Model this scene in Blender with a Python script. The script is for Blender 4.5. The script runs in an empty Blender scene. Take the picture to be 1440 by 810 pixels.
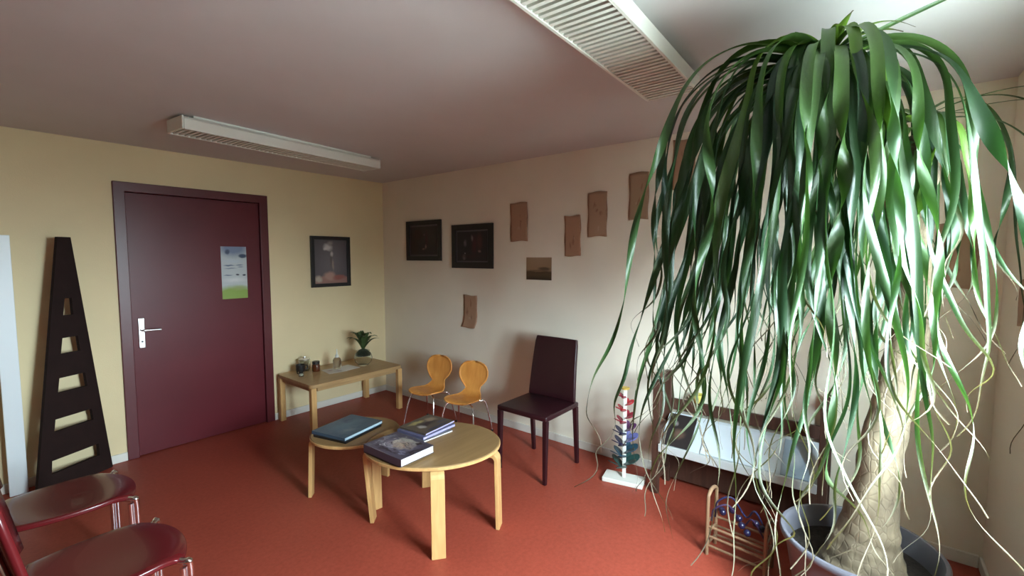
import bpy, bmesh, math, random
from mathutils import Vector, Matrix, noise
random.seed(7)
PI = math.pi
R = math.radians
scn = bpy.context.scene
C = scn.collection

# ------------------------------------------------------------------ room data
DX, DY, H = 3.10, 4.33, 2.35          # picture wall, door wall, ceiling
LX, FY = -1.90, -0.48                 # wall on the left, window wall
YAW, PITCH = R(38.604), R(3.958)

# ------------------------------------------------------------------ materials
def new_mat(name):
    m = bpy.data.materials.new(name); m.use_nodes = True
    nt = m.node_tree; b = nt.nodes['Principled BSDF']
    return m, nt, b

def mat(name, col, rough=0.5, metal=0.0, var=0.0, scale=20.0, bump=0.0, bscale=60.0, spec=0.5, coat=0.0, stretch=(1, 1, 1), detail=4.0):
    m, nt, b = new_mat(name)
    b.inputs['Base Color'].default_value = (*col, 1)
    b.inputs['Roughness'].default_value = rough
    b.inputs['Metallic'].default_value = metal
    b.inputs['Specular IOR Level'].default_value = spec
    b.inputs['Coat Weight'].default_value = coat
    tc = nt.nodes.new('ShaderNodeTexCoord'); mp = nt.nodes.new('ShaderNodeMapping')
    mp.inputs['Scale'].default_value = stretch
    nt.links.new(tc.outputs['Object'], mp.inputs['Vector'])
    if var > 0:
        n = nt.nodes.new('ShaderNodeTexNoise'); n.inputs['Scale'].default_value = scale; n.inputs['Detail'].default_value = detail
        r = nt.nodes.new('ShaderNodeValToRGB')
        r.color_ramp.elements[0].position = 0.3; r.color_ramp.elements[1].position = 0.7
        r.color_ramp.elements[0].color = (*[c * (1 - var) for c in col], 1)
        r.color_ramp.elements[1].color = (*[min(1, c * (1 + var)) for c in col], 1)
        nt.links.new(mp.outputs[0], n.inputs['Vector']); nt.links.new(n.outputs['Fac'], r.inputs['Fac'])
        nt.links.new(r.outputs['Color'], b.inputs['Base Color'])
    if bump > 0:
        n2 = nt.nodes.new('ShaderNodeTexNoise'); n2.inputs['Scale'].default_value = bscale; n2.inputs['Detail'].default_value = 3
        bp = nt.nodes.new('ShaderNodeBump'); bp.inputs['Strength'].default_value = bump; bp.inputs['Distance'].default_value = 0.004
        nt.links.new(mp.outputs[0], n2.inputs['Vector']); nt.links.new(n2.outputs['Fac'], bp.inputs['Height'])
        nt.links.new(bp.outputs[0], b.inputs['Normal'])
    return m

def art(name, base, blobs, axes='XZ', rough=0.5, warp=0.06, wscale=5.0, spec=0.5):
    """painted picture: soft ellipses (u, v, ru, rv, colour, soft) laid over a base colour, in the object's own box"""
    m, nt, b = new_mat(name)
    b.inputs['Roughness'].default_value = rough; b.inputs['Specular IOR Level'].default_value = spec
    N, Lk = nt.nodes, nt.links
    tc = N.new('ShaderNodeTexCoord'); sp = N.new('ShaderNodeSeparateXYZ'); Lk.new(tc.outputs['Generated'], sp.inputs[0])
    cb = N.new('ShaderNodeCombineXYZ')
    Lk.new(sp.outputs[axes[0]], cb.inputs['X']); Lk.new(sp.outputs[axes[1]], cb.inputs['Y'])
    ns = N.new('ShaderNodeTexNoise'); ns.inputs['Scale'].default_value = wscale; Lk.new(cb.outputs[0], ns.inputs['Vector'])
    s1 = N.new('ShaderNodeVectorMath'); s1.operation = 'SUBTRACT'; Lk.new(ns.outputs['Color'], s1.inputs[0]); s1.inputs[1].default_value = (.5, .5, .5)
    s2 = N.new('ShaderNodeVectorMath'); s2.operation = 'SCALE'; Lk.new(s1.outputs[0], s2.inputs[0]); s2.inputs['Scale'].default_value = warp * 2
    s3 = N.new('ShaderNodeVectorMath'); s3.operation = 'ADD'; Lk.new(cb.outputs[0], s3.inputs[0]); Lk.new(s2.outputs[0], s3.inputs[1])
    s4 = N.new('ShaderNodeVectorMath'); s4.operation = 'MULTIPLY'; Lk.new(s3.outputs[0], s4.inputs[0]); s4.inputs[1].default_value = (1, 1, 0)
    cur = None
    for (u, v, ru, rv, col, soft) in blobs:
        a = N.new('ShaderNodeVectorMath'); a.operation = 'SUBTRACT'; Lk.new(s4.outputs[0], a.inputs[0]); a.inputs[1].default_value = (u, v, 0)
        d = N.new('ShaderNodeVectorMath'); d.operation = 'DIVIDE'; Lk.new(a.outputs[0], d.inputs[0]); d.inputs[1].default_value = (ru, rv, 1)
        l = N.new('ShaderNodeVectorMath'); l.operation = 'LENGTH'; Lk.new(d.outputs[0], l.inputs[0])
        mr = N.new('ShaderNodeMapRange'); mr.inputs['From Min'].default_value = 1.0; mr.inputs['From Max'].default_value = max(0.0, 1.0 - soft)
        Lk.new(l.outputs['Value'], mr.inputs['Value'])
        mx = N.new('ShaderNodeMix'); mx.data_type = 'RGBA'
        Lk.new(mr.outputs[0], mx.inputs[0])
        if cur is None: mx.inputs[6].default_value = (*base, 1)
        else: Lk.new(cur, mx.inputs[6])
        mx.inputs[7].default_value = (*col, 1); cur = mx.outputs[2]
    if cur is not None: Lk.new(cur, b.inputs['Base Color'])
    else: b.inputs['Base Color'].default_value = (*base, 1)
    return m

def wood(name, c1, c2, rough=0.4, scale=3.0, axis='X', coat=0.15):
    m, nt, b = new_mat(name); N, Lk = nt.nodes, nt.links
    b.inputs['Roughness'].default_value = rough; b.inputs['Coat Weight'].default_value = coat; b.inputs['Coat Roughness'].default_value = 0.3
    tc = N.new('ShaderNodeTexCoord'); mp = N.new('ShaderNodeMapping')
    sc = {'X': (1, 14, 14), 'Y': (14, 1, 14), 'Z': (14, 14, 1)}[axis]
    mp.inputs['Scale'].default_value = sc; Lk.new(tc.outputs['Object'], mp.inputs['Vector'])
    n = N.new('ShaderNodeTexNoise'); n.inputs['Scale'].default_value = scale; n.inputs['Detail'].default_value = 6; n.inputs['Distortion'].default_value = 0.6
    Lk.new(mp.outputs[0], n.inputs['Vector'])
    r = N.new('ShaderNodeValToRGB'); r.color_ramp.elements[0].position = 0.32; r.color_ramp.elements[1].position = 0.68
    r.color_ramp.elements[0].color = (*c1, 1); r.color_ramp.elements[1].color = (*c2, 1)
    Lk.new(n.outputs['Fac'], r.inputs['Fac']); Lk.new(r.outputs['Color'], b.inputs['Base Color'])
    return m

def glass_mat(name, tint=(0.9, 0.95, 0.95), rough=0.03):
    m, nt, b = new_mat(name); N, Lk = nt.nodes, nt.links
    b.inputs['Base Color'].default_value = (*tint, 1); b.inputs['Transmission Weight'].default_value = 1.0
    b.inputs['Roughness'].default_value = rough; b.inputs['IOR'].default_value = 1.3
    return m

def pane_mat(name):
    m = bpy.data.materials.new(name); m.use_nodes = True; nt = m.node_tree; nt.nodes.clear(); N, Lk = nt.nodes, nt.links
    o = N.new('ShaderNodeOutputMaterial'); t = N.new('ShaderNodeBsdfTransparent'); g = N.new('ShaderNodeBsdfGlossy')
    g.inputs['Roughness'].default_value = 0.02; t.inputs[0].default_value = (.95, .97, .96, 1)
    mx = N.new('ShaderNodeMixShader'); mx.inputs[0].default_value = 0.06
    Lk.new(t.outputs[0], mx.inputs[1]); Lk.new(g.outputs[0], mx.inputs[2]); Lk.new(mx.outputs[0], o.inputs[0])
    return m

M = {}
M['wall_back'] = mat('cream_yellow_paint', (0.75, 0.62, 0.38), 0.85, var=0.03, scale=2.0, bump=0.15, bscale=180)
M['wall_right'] = mat('cream_paint', (0.82, 0.76, 0.64), 0.85, var=0.03, scale=2.0, bump=0.15, bscale=180)
M['ceiling'] = mat('ceiling_paint', (0.59, 0.56, 0.56), 0.95, var=0.02, scale=3.0)
M['white_trim'] = mat('white_trim_paint', (0.74, 0.72, 0.66), 0.5)
M['white_metal'] = mat('white_enamel', (0.78, 0.78, 0.72), 0.35)
M['white_board'] = mat('white_melamine', (0.74, 0.78, 0.80), 0.35)
M['maroon'] = mat('maroon_gloss_paint', (0.105, 0.012, 0.018), 0.36, var=0.08, scale=4, spec=0.3)
M['maroon_frame'] = mat('maroon_frame_paint', (0.095, 0.011, 0.016), 0.36)
M['steel'] = mat('brushed_steel', (0.75, 0.75, 0.76), 0.28, 1.0)
M['chrome'] = mat('chrome', (0.85, 0.85, 0.88), 0.12, 1.0)
M['black'] = mat('black_plastic', (0.012, 0.010, 0.010), 0.45)
M['cone'] = mat('dark_stained_board', (0.016, 0.007, 0.006), 0.8, var=0.15, scale=10, spec=0.2)
M['beech'] = wood('beech_table_top', (0.26, 0.150, 0.058), (0.32, 0.190, 0.078), 0.5, 3.0, 'X', 0.0)
M['birch'] = wood('birch_legs', (0.56, 0.32, 0.12), (0.68, 0.41, 0.17), 0.35, 3.0, 'Z')
M['oak'] = wood('side_table_wood', (0.40, 0.24, 0.105), (0.49, 0.31, 0.14), 0.42, 3.0, 'X')
M['orange'] = wood('orange_plywood', (0.70, 0.28, 0.055), (0.80, 0.36, 0.085), 0.35, 2.0, 'Z', 0.2)
M['burgundy'] = mat('burgundy_leather', (0.026, 0.005, 0.008), 0.36, var=0.1, scale=30, bump=0.1, bscale=300)
M['red_plastic'] = mat('dark_red_plastic', (0.095, 0.007, 0.009), 0.26, coat=0.15)
M['dark_wood'] = wood('dark_walnut_rack', (0.045, 0.020, 0.013), (0.075, 0.034, 0.022), 0.5, 3.0, 'Z', 0.05)
M['kraft'] = mat('brown_kraft_paper', (0.30, 0.155, 0.085), 0.8, var=0.12, scale=25, bump=0.4, bscale=40)
M['paper'] = mat('white_paper', (0.74, 0.70, 0.66), 0.7)
M['soil'] = mat('potting_soil', (0.020, 0.014, 0.010), 0.95, var=0.5, scale=60, bump=1.0, bscale=80)
M['pot'] = mat('grey_lilac_plastic', (0.15, 0.148, 0.18), 0.32, var=0.05, scale=8)
M['clear'] = glass_mat('clear_glass')
M['clear_blue'] = glass_mat('clear_plastic', (0.80, 0.86, 0.95), 0.1)
M['amber'] = mat('amber_glass', (0.10, 0.025, 0.008), 0.1, coat=0.5)
M['pane'] = pane_mat('window_glass')
M['white_wood'] = mat('white_painted_wood', (0.78, 0.76, 0.70), 0.5)

def floor_mat():
    m, nt, b = new_mat('red_linoleum'); N, Lk = nt.nodes, nt.links
    tc = N.new('ShaderNodeTexCoord')
    n = N.new('ShaderNodeTexNoise'); n.inputs['Scale'].default_value = 45; n.inputs['Detail'].default_value = 8; n.inputs['Roughness'].default_value = .7
    n2 = N.new('ShaderNodeTexNoise'); n2.inputs['Scale'].default_value = 3; n2.inputs['Detail'].default_value = 4
    Lk.new(tc.outputs['Object'], n.inputs['Vector']); Lk.new(tc.outputs['Object'], n2.inputs['Vector'])
    r = N.new('ShaderNodeValToRGB'); r.color_ramp.elements[0].position = .35; r.color_ramp.elements[1].position = .65
    r.color_ramp.elements[0].color = (0.30, 0.052, 0.030, 1); r.color_ramp.elements[1].color = (0.38, 0.070, 0.042, 1)
    Lk.new(n.outputs['Fac'], r.inputs['Fac'])
    r2 = N.new('ShaderNodeValToRGB'); r2.color_ramp.elements[0].color = (.82, .82, .82, 1); r2.color_ramp.elements[1].color = (1, 1, 1, 1)
    Lk.new(n2.outputs['Fac'], r2.inputs['Fac'])
    mx = N.new('ShaderNodeMix'); mx.data_type = 'RGBA'; mx.blend_type = 'MULTIPLY'; mx.inputs[0].default_value = 1
    Lk.new(r.outputs[0], mx.inputs[6]); Lk.new(r2.outputs[0], mx.inputs[7]); Lk.new(mx.outputs[2], b.inputs['Base Color'])
    b.inputs['Roughness'].default_value = 0.46; b.inputs['Specular IOR Level'].default_value = 0.25
    bp = N.new('ShaderNodeBump'); bp.inputs['Strength'].default_value = 0.08; bp.inputs['Distance'].default_value = .002
    Lk.new(n.outputs['Fac'], bp.inputs['Height']); Lk.new(bp.outputs[0], b.inputs['Normal'])
    return m
M['floor'] = floor_mat()

# ------------------------------------------------------------------ mesh helpers
def box(bm, x0, x1, y0, y1, z0, z1, bevel=0.0, seg=2):
    r = bmesh.ops.create_cube(bm, size=1.0)
    vs = r['verts']
    for v in vs:
        v.co = Vector(((x0 + x1) / 2 + v.co.x * (x1 - x0), (y0 + y1) / 2 + v.co.y * (y1 - y0), (z0 + z1) / 2 + v.co.z * (z1 - z0)))
    if bevel > 0:
        es = list({e for v in vs for e in v.link_edges})
        bmesh.ops.bevel(bm, geom=es, offset=bevel, segments=seg, profile=0.5, affect='EDGES')

def prism(bm, pts, a0, a1, axis='Z'):
    """extrude a 2D outline between a0 and a1 along an axis"""
    def P(p, a):
        if axis == 'Z': return (p[0], p[1], a)
        if axis == 'Y': return (p[0], a, p[1])
        return (a, p[0], p[1])
    v0 = [bm.verts.new(P(p, a0)) for p in pts]; v1 = [bm.verts.new(P(p, a1)) for p in pts]
    n = len(pts)
    bm.faces.new(v0[::-1]); bm.faces.new(v1)
    for i in range(n): bm.faces.new((v0[i], v0[(i + 1) % n], v1[(i + 1) % n], v1[i]))

def lathe(bm, prof, seg=32, c=(0, 0, 0), cap=True):
    rings = []
    for (r, z) in prof:
        if r < 1e-5: rings.append([bm.verts.new((c[0], c[1], c[2] + z))])
        else: rings.append([bm.verts.new((c[0] + r * math.cos(2 * PI * k / seg), c[1] + r * math.sin(2 * PI * k / seg), c[2] + z)) for k in range(seg)])
    for a, b in zip(rings, rings[1:]):
        for k in range(seg):
            k2 = (k + 1) % seg
            if len(a) == 1 and len(b) == 1: continue
            if len(a) == 1: bm.faces.new((a[0], b[k2], b[k]))
            elif len(b) == 1: bm.faces.new((a[k], a[k2], b[0]))
            else: bm.faces.new((a[k], a[k2], b[k2], b[k]))
    if cap:
        for ring, rev in ((rings[0], True), (rings[-1], False)):
            if len(ring) > 2: bm.faces.new(ring[::-1] if rev else ring)

def tube(bm, pts, rad, seg=10, caps=True):
    pts = [Vector(p) for p in pts]; n = len(pts)
    rads = rad if isinstance(rad, (list, tuple)) else [rad] * n
    rings = []; up = None
    for i, p in enumerate(pts):
        t = (pts[min(i + 1, n - 1)] - pts[max(i - 1, 0)]).normalized()
        if up is None:
            up = Vector((0, 0, 1)) if abs(t.z) < 0.9 else Vector((1, 0, 0))
            s = t.cross(up).normalized()
        else:
            s = (s - t * s.dot(t)).normalized()
        u = t.cross(s)
        rings.append([bm.verts.new(p + (s * math.cos(2 * PI * k / seg) + u * math.sin(2 * PI * k / seg)) * rads[i]) for k in range(seg)])
    for a, b in zip(rings, rings[1:]):
        for k in range(seg): bm.faces.new((a[k], a[(k + 1) % seg], b[(k + 1) % seg], b[k]))
    if caps: bm.faces.new(rings[0][::-1]); bm.faces.new(rings[-1])

def strip(bm, pts, wvec, thick_n, w, t):
    """bent flat bar: path pts, width vector wvec, thickness normals per point"""
    rings = []
    for p, n in zip(pts, thick_n):
        p = Vector(p); n = Vector(n) * t / 2; wv = Vector(wvec) * w / 2
        rings.append([bm.verts.new(p + n + wv), bm.verts.new(p + n - wv), bm.verts.new(p - n - wv), bm.verts.new(p - n + wv)])
    for a, b in zip(rings, rings[1:]):
        for k in range(4): bm.faces.new((a[k], a[(k + 1) % 4], b[(k + 1) % 4], b[k]))
    bm.faces.new(rings[0][::-1]); bm.faces.new(rings[-1])

def smooth_path(pts, n=8):
    pts = [Vector(p) for p in pts]; out = []
    P = [pts[0] * 2 - pts[1]] + pts + [pts[-1] * 2 - pts[-2]]
    for i in range(1, len(P) - 2):
        for k in range(n):
            t = k / n; a, b, c, d = P[i - 1], P[i], P[i + 1], P[i + 2]
            out.append(0.5 * ((2 * b) + (c - a) * t + (2 * a - 5 * b + 4 * c - d) * t * t + (3 * b - a - 3 * c + d) * t ** 3))
    out.append(pts[-1]); return out

def link(name, bm, m, parent=None, smooth=False, bevel=0.0):
    bmesh.ops.recalc_face_normals(bm, faces=bm.faces[:])
    me = bpy.data.meshes.new(name); bm.to_mesh(me); bm.free()
    o = bpy.data.objects.new(name, me); C.objects.link(o)
    me.materials.append(m)
    if smooth:
        for p in me.polygons: p.use_smooth = True
        try: me.set_sharp_from_angle(angle=R(40))
        except Exception: pass
    if bevel > 0:
        md = o.modifiers.new('bevel', 'BEVEL'); md.width = bevel; md.segments = 2; md.limit_method = 'ANGLE'; md.angle_limit = R(40)
    if parent: o.parent = parent
    return o

def tag(o, label, cat, group=None, kind=None):
    o['label'] = label; o['category'] = cat
    if group: o['group'] = group
    if kind: o['kind'] = kind
    return o

def thing(name, label, cat, loc=(0, 0, 0), rz=0.0, group=None):
    o = bpy.data.objects.new(name, None); C.objects.link(o); o.empty_display_size = 0.1
    o.location = loc; o.rotation_euler = (0, 0, rz)
    return tag(o, label, cat, group)

def place(o, loc, rz=0.0, rx=0.0, ry=0.0):
    o.location = loc; o.rotation_euler = (rx, ry, rz); return o

def B(): return bmesh.new()

def dup(root, loc, rz, label):
    r = root.copy(); C.objects.link(r); r.location = loc; r.rotation_euler = (0, 0, rz); r['label'] = label
    for ch in list(root.children):
        c = ch.copy(); C.objects.link(c); c.parent = r
        for g in list(ch.children):
            d = g.copy(); C.objects.link(d); d.parent = c
    return r

def struct(name, bm, m, label=None, parent=None):
    o = link(name, bm, m, parent)
    if parent is None:
        o['kind'] = 'structure'
        o['label'] = label or name; o['category'] = name.split('_')[0]
    return o

# ------------------------------------------------------------------ room shell
T = 0.12
WX0, WX1, WZ0, WZ1 = 0.90, 1.90, 0.90, 2.02      # window opening in the wall beside the camera
b = B(); box(b, LX - T, DX + T, FY - 0.3, DY + T, -0.1, 0.0); struct('floor', b, M['floor'], 'red linoleum floor')
b = B(); box(b, LX - T, DX + T, FY - 0.3, DY + T, H, H + 0.1); struct('ceiling', b, M['ceiling'], 'pale ceiling')
b = B(); box(b, DX, DX + T, FY - 0.3, DY + T, 0, H); struct('wall_right', b, M['wall_right'], 'cream wall hung with pictures and brown paper sheets')
b = B(); box(b, LX - T, LX, FY - 0.3, DY + T, 0, H); struct('wall_left', b, mat('bounce_cut_brown', (.10, .055, .035), .6, var=.1, scale=6), 'unseen left wall, darkened and set back to cut bounce light')  # unseen wall; brown colour and distance chosen to lower the indirect light
# door wall with opening
DO0, DO1, DOZ = 0.80, 1.835, 2.06
b = B()
box(b, LX, DO0, DY, DY + T, 0, H); box(b, DO1, DX, DY, DY + T, 0, H); box(b, DO0, DO1, DY, DY + T, DOZ, H)
box(b, DO0, DO1, DY + 0.10, DY + T, 0, DOZ)
struct('wall_back', b, M['wall_back'], 'yellowish cream wall with the maroon door')
b = B()
F0 = FY - 0.28
box(b, LX, WX0, F0, FY, 0, H); box(b, WX1, DX, F0, FY, 0, H); box(b, WX0, WX1, F0, FY, 0, WZ0); box(b, WX0, WX1, F0, FY, WZ1, H)
struct('wall_front', b, M['wall_right'], 'cream wall at the right edge beside the palm')
# window
w = bpy.data.objects.new('window_1', None); C.objects.link(w); w.location = ((WX0 + WX1) / 2, F0 + 0.06, WZ0)
w['kind'] = 'structure'; w['label'] = 'double casement window lighting the room'; w['category'] = 'window'
ww, wh = WX1 - WX0, WZ1 - WZ0
b = B()
for (x0, x1, z0, z1) in ((-ww/2, -ww/2+.06, 0, wh), (ww/2-.06, ww/2, 0, wh), (-ww/2+.06, ww/2-.06, 0, .06), (-ww/2+.06, ww/2-.06, wh-.06, wh), (-.04, .04, .06, wh-.06)):
    box(b, x0, x1, -.03, .03, z0, z1)
link('window_frame', b, M['white_trim'], w)
b = B(); box(b, -ww/2+.06, -.04, -.004, .004, .06, wh-.06); link('pane', b, M['pane'], w)
b = B(); box(b, .04, ww/2-.06, -.004, .004, .06, wh-.06); link('pane', b, M['pane'], w)
b = B(); box(b, -ww/2+.001, ww/2-.001, .031, .24, -0.0, .02, .004); link('window_sill', b, M['white_trim'], w)

# baseboards
def bboard(name, x0, x1, y0, y1):
    b = B(); box(b, x0, x1, y0, y1, 0.0, 0.065, 0.003, 1); struct(name, b, M['white_trim'], 'low white skirting board')
bboard('baseboard_back', LX, 0.782, DY - .013, DY)
bboard('baseboard_back.001', 1.853, DX - .014, DY - .013, DY)
bboard('baseboard_right', DX - .013, DX, FY + .014, DY)
bboard('baseboard_front', LX, DX - .014, FY, FY + .013)
bboard('baseboard_left', LX, LX + .013, FY + .014, DY - .014)

# door
d = bpy.data.objects.new('door_1', None); C.objects.link(d); d.location = (DO0, DY, 0)
d['kind'] = 'structure'; d['label'] = 'closed maroon door with steel lever handle'; d['category'] = 'door'
dw = DO1 - DO0
b = B()
prism(b, [(-.018, 0), (-.018, DOZ + .018), (dw + .018, DOZ + .018), (dw + .018, 0), (dw - .052, 0), (dw - .052, DOZ - .052), (.052, DOZ - .052), (.052, 0)], -.018, .095, 'Y')
link('door_frame', b, M['maroon_frame'], d, bevel=.004)
leaf_o = B(); box(leaf_o, .054, dw - .054, .006, .046, .006, DOZ - .056, .002, 1)
leaf_o = link('door_leaf', leaf_o, M['maroon'], d)
hd = B(); box(hd, .087, .127, -.004, .0055, .835, 1.065, .004, 2); hd = link('handle_plate', hd, M['steel'], leaf_o)
b = B(); tube(b, smooth_path([(.105, .0, .975), (.105, -.045, .975), (.118, -.055, .975), (.215, -.055, .972)], 4), .0085, 10); link('door_lever', b, M['steel'], leaf_o, True)
b = B(); lathe(b, [(.007, 0), (.007, .002)], 16); o = link('keyhole', b, M['black'], leaf_o); o.rotation_euler = (R(90), 0, 0); o.location = (.107, -.004, .885)

# ------------------------------------------------------------------ notice on the door
NV = (.10, .13, .20)
nm = art('door_notice_print', (.46, .49, .50), [
    (.5, .98, .8, .22, (.16, .20, .30), .6), (.25, .90, .12, .06, (.05, .07, .12), .5), (.85, .82, .2, .05, (.03, .05, .10), .4),
    (.5, .72, .5, .06, (.45, .5, .55), .9),
    (.3, .64, .26, .018, NV, .6), (.7, .645, .2, .012, NV, .6), (.35, .585, .3, .014, (.2, .22, .28), .6), (.75, .61, .15, .01, NV, .7),
    (.25, .455, .22, .013, NV, .6), (.62, .455, .09, .02, (.02, .02, .04), .5), (.88, .455, .09, .02, (.02, .02, .04), .5),
    (.5, .36, .6, .06, (.62, .62, .62), .9), (.5, 0.02, 1.1, .26, (.22, .33, .05), .35), (.7, .2, .4, .06, (.28, .33, .12), .9)], warp=.015, rough=.4)
b = B(); box(b, -.1, .1, -.0015, 0, 0, .45); o = link('door_notice', b, nm); place(o, (1.566, DY + .0058, 1.167))
tag(o, 'small printed notice, blue sky over green, taped on the maroon door', 'notice')

# ------------------------------------------------------------------ framed pictures
def framed(name, label, x, y, z, wd, ht, rz, fw, depth, am, matte=None, mw=.0, tilt=0):
    t = thing(name, label, 'picture', (x, y, z), rz, None)
    t.rotation_euler = (0, tilt, rz)
    b = B()
    W, Hh = wd / 2, ht / 2
    o4 = [(-W, -Hh), (W, -Hh), (W, Hh), (-W, Hh)]; i4 = [(-W + fw, -Hh + fw), (W - fw, -Hh + fw), (W - fw, Hh - fw), (-W + fw, Hh - fw)]
    def ring(pts, yy): return [b.verts.new((p[0], yy, p[1])) for p in pts]
    a0, a1, c1, c0 = ring(o4, 0), ring(o4, -depth), ring(i4, -depth), ring(i4, 0)
    for k in range(4):
        j = (k + 1) % 4
        for (p, q) in ((a0, a1), (a1, c1), (c1, c0), (c0, a0)): b.faces.new((p[k], p[j], q[j], q[k]))
    link('frame', b, M['black'], t, bevel=.002)
    b = B(); box(b, -W + fw, W - fw, -.008, -.001, -Hh + fw, Hh - fw); pm = link('mount' if matte else 'print', b, matte or am, t)
    if matte:
        b = B(); box(b, -W + fw + mw, W - fw - mw, -.0095, -.0082, -Hh + fw + mw, Hh - fw - mw); link('print', b, am, t)
    return t

a1 = art('tree_on_rock_print', (.075, .062, .068), [
    (.5, .5, .8, .8, (.16, .14, .15), .9), (.50, .62, .05, .35, (.13, .11, .10), .6),
    (.42, .84, .17, .10, (.55, .52, .50), .8), (.5, .93, .12, .06, (.26, .24, .22), .8), (.36, .80, .10, .05, (.6, .56, .55), .7), (.52, .69, .07, .09, (.52, .46, .43), .7),
    (.56, .42, .045, .16, (.30, .24, .2), .6), (.5, .06, .9, .12, (.32, .17, .14), .3), (.45, .17, .22, .12, (.42, .26, .21), .5), (.12, .1, .14, .10, (.45, .38, .3), .6), (.75, .13, .25, .07, (.30, .10, .08), .6)], rough=.5, warp=.05)
framed('framed_picture', 'black framed picture of a pale plume over rocks, beside the maroon door', 2.455, DY - .001, 1.48, .425, .51, 0, .035, .025, a1)
a2 = art('night_print_small', (.020, .012, .014), [
    (.6, .7, .5, .5, (.038, .028, .026), .8), (.62, .55, .07, .4, (.05, .012, .02), .7), (.3, .7, .22, .25, (.03, .012, .010), .4), (.52, .72, .05, .05, (.12, .07, .08), .8), (.58, .28, .05, .1, (.30, .20, .17), .8), (.50, .20, .07, .04, (.22, .15, .12), .8), (.15, .3, .2, .4, (.022, .009, .006), .6)], rough=.4, warp=.04)
a3 = art('night_print_large', (.016, .013, .017), [
    (.58, .55, .12, .45, (.055, .012, .02), .7), (.75, .65, .12, .4, (.06, .02, .022), .6), (.28, .62, .07, .15, (.13, .10, .12), .8), (.5, .78, .05, .14, (.20, .15, .16), .9), (.24, .12, .08, .12, (.16, .13, .13), .8),
    (.75, .32, .07, .06, (.22, .13, .12), .8), (.26, .25, .03, .03, (.35, .3, .3), .8), (.5, .15, .5, .1, (.03, .013, .015), .8)], rough=.4, warp=.04)
mt = mat('grey_mount', (.09, .08, .09), .5)
framed('framed_picture', 'smaller of two black framed dark pictures, nearer the room corner', DX - .001, 3.635, 1.695, .535, .41, -PI/2, .045, .02, a2, mt, .016)
framed('framed_picture', 'larger of two black framed dark pictures, nearer the brown sheets', DX - .001, 2.948, 1.628, .525, .412, -PI/2, .055, .02, a3, mt, .014)
a4 = art('sunset_photo', (.30, .19, .11), [(.5, 1.0, .9, .5, (.36, .24, .15), .9), (.5, .12, 1.2, .36, (.075, .042, .018), .25), (.72, .5, .3, .10, (.10, .06, .035), .5), (.5, .38, .35, .03, (.22, .13, .07), .8), (.5, .0, 1.0, .2, (.035, .02, .01), .6)], warp=.03, rough=.35)
b = B(); box(b, -.128, .128, -.003, 0, -.094, .094); o = link('hanging_photograph', b, a4); place(o, (DX - .0005, 2.187, 1.430), -PI/2)
tag(o, 'small unframed photograph of a dark shoreline at dusk on cream wall', 'photograph')
gm = art('lilac_print', (.42, .41, .46), [(.5, .3, .4, .3, (.25, .25, .33), .7), (.4, .75, .3, .2, (.55, .55, .6), .7)], warp=.05)
b = B(); box(b, -.07, .07, -.002, 0, -.115, .115); o = link('lilac_print', b, gm); place(o, (DX - .0005, .80, 1.475), -PI/2)
tag(o, 'small grey lilac print on the cream wall, half hidden behind palm leaves', 'print')
b = B(); box(b, -.075, .075, -.002, 0, -.11, .11); o = link('hanging_white_rectangle', b, M['paper']); place(o, (DX - .0005, .79, 1.22), -PI/2)  # thin white rectangle laid flat on the wall
tag(o, 'plain white rectangle on the wall below the lilac print', 'paper')

# brown paper sheets with rubbed marks
def kraft_sheet(y, z, wd, ht, label, sd, shear=0.0, wall='R', x=None):
    rnd = random.Random(sd)
    b = B(); nx, nz = 8, 14; vs = []
    ph = rnd.random() * 6
    for j in range(nz + 1):
        row = []
        for i in range(nx + 1):
            u, v = i / nx - .5, j / nz - .5
            edge = .004 * math.sin(9 * v + ph) * (1 if abs(u) > .45 else 0)
            off = .003 + .005 * (abs(u) * 2) ** 2 * (0.5 + .5 * math.sin(ph + 5 * v)) + .010 * max(0, v - .35) + .014 * max(0, -v - .3)
            row.append(b.verts.new((u * wd + edge + shear * v * v * (1 if v < 0 else .2), -off, v * ht + .004 * math.sin(6 * u + ph) * (1 if abs(v) > .45 else 0))))
        vs.append(row)
    for j in range(nz):
        for i in range(nx): b.faces.new((vs[j][i], vs[j][i+1], vs[j+1][i+1], vs[j+1][i]))
    c0 = (.37 + rnd.uniform(-.03, .03), .23, .145)
    dk = (.24, .12, .07)
    bl = [(rnd.uniform(.35, .65), rnd.uniform(.25, .8), rnd.uniform(.04, .10), rnd.uniform(.06, .16), dk, .9) for _ in range(3)]
    bl += [(rnd.uniform(.3, .7), rnd.uniform(.15, .4), .06, .05, (.45, .30, .22), .9), (.03, .5, .05, .6, (.29, .155, .09), .8), (.97, .5, .04, .6, (.28, .15, .09), .8)]
    o = link('hanging_paper_sheet', b, art('kraft_paper_rubbing', c0, bl, warp=.12, rough=.8), smooth=True)
    md = o.modifiers.new('t', 'SOLIDIFY'); md.thickness = .0025; md.offset = 0
    if wall == 'R': place(o, (DX - .001, y, z), -PI/2)
    else: place(o, (x, FY + .001, z), PI)
    return tag(o, label, 'paper sheet', 'brown paper sheets pinned to the wall')
kraft_sheet(2.394, 1.828, .185, .33, 'brown paper sheet just right of the larger black framed picture, above the dusk photograph', 1)
kraft_sheet(1.86, 1.693, .145, .318, 'narrow brown paper sheet hanging just right of the dusk photograph', 2)
kraft_sheet(1.645, 1.85, .162, .335, 'brown paper sheet between the narrow one and the sheet touching the palm leaves', 3)
kraft_sheet(1.32, 1.96, .145, .33, 'brown paper sheet partly crossed by the outermost palm leaves on the left', 4)
kraft_sheet(2.975, 1.008, .175, .315, 'curled brown paper sheet hanging lowest, above the orange chairs', 5, -.12)
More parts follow.
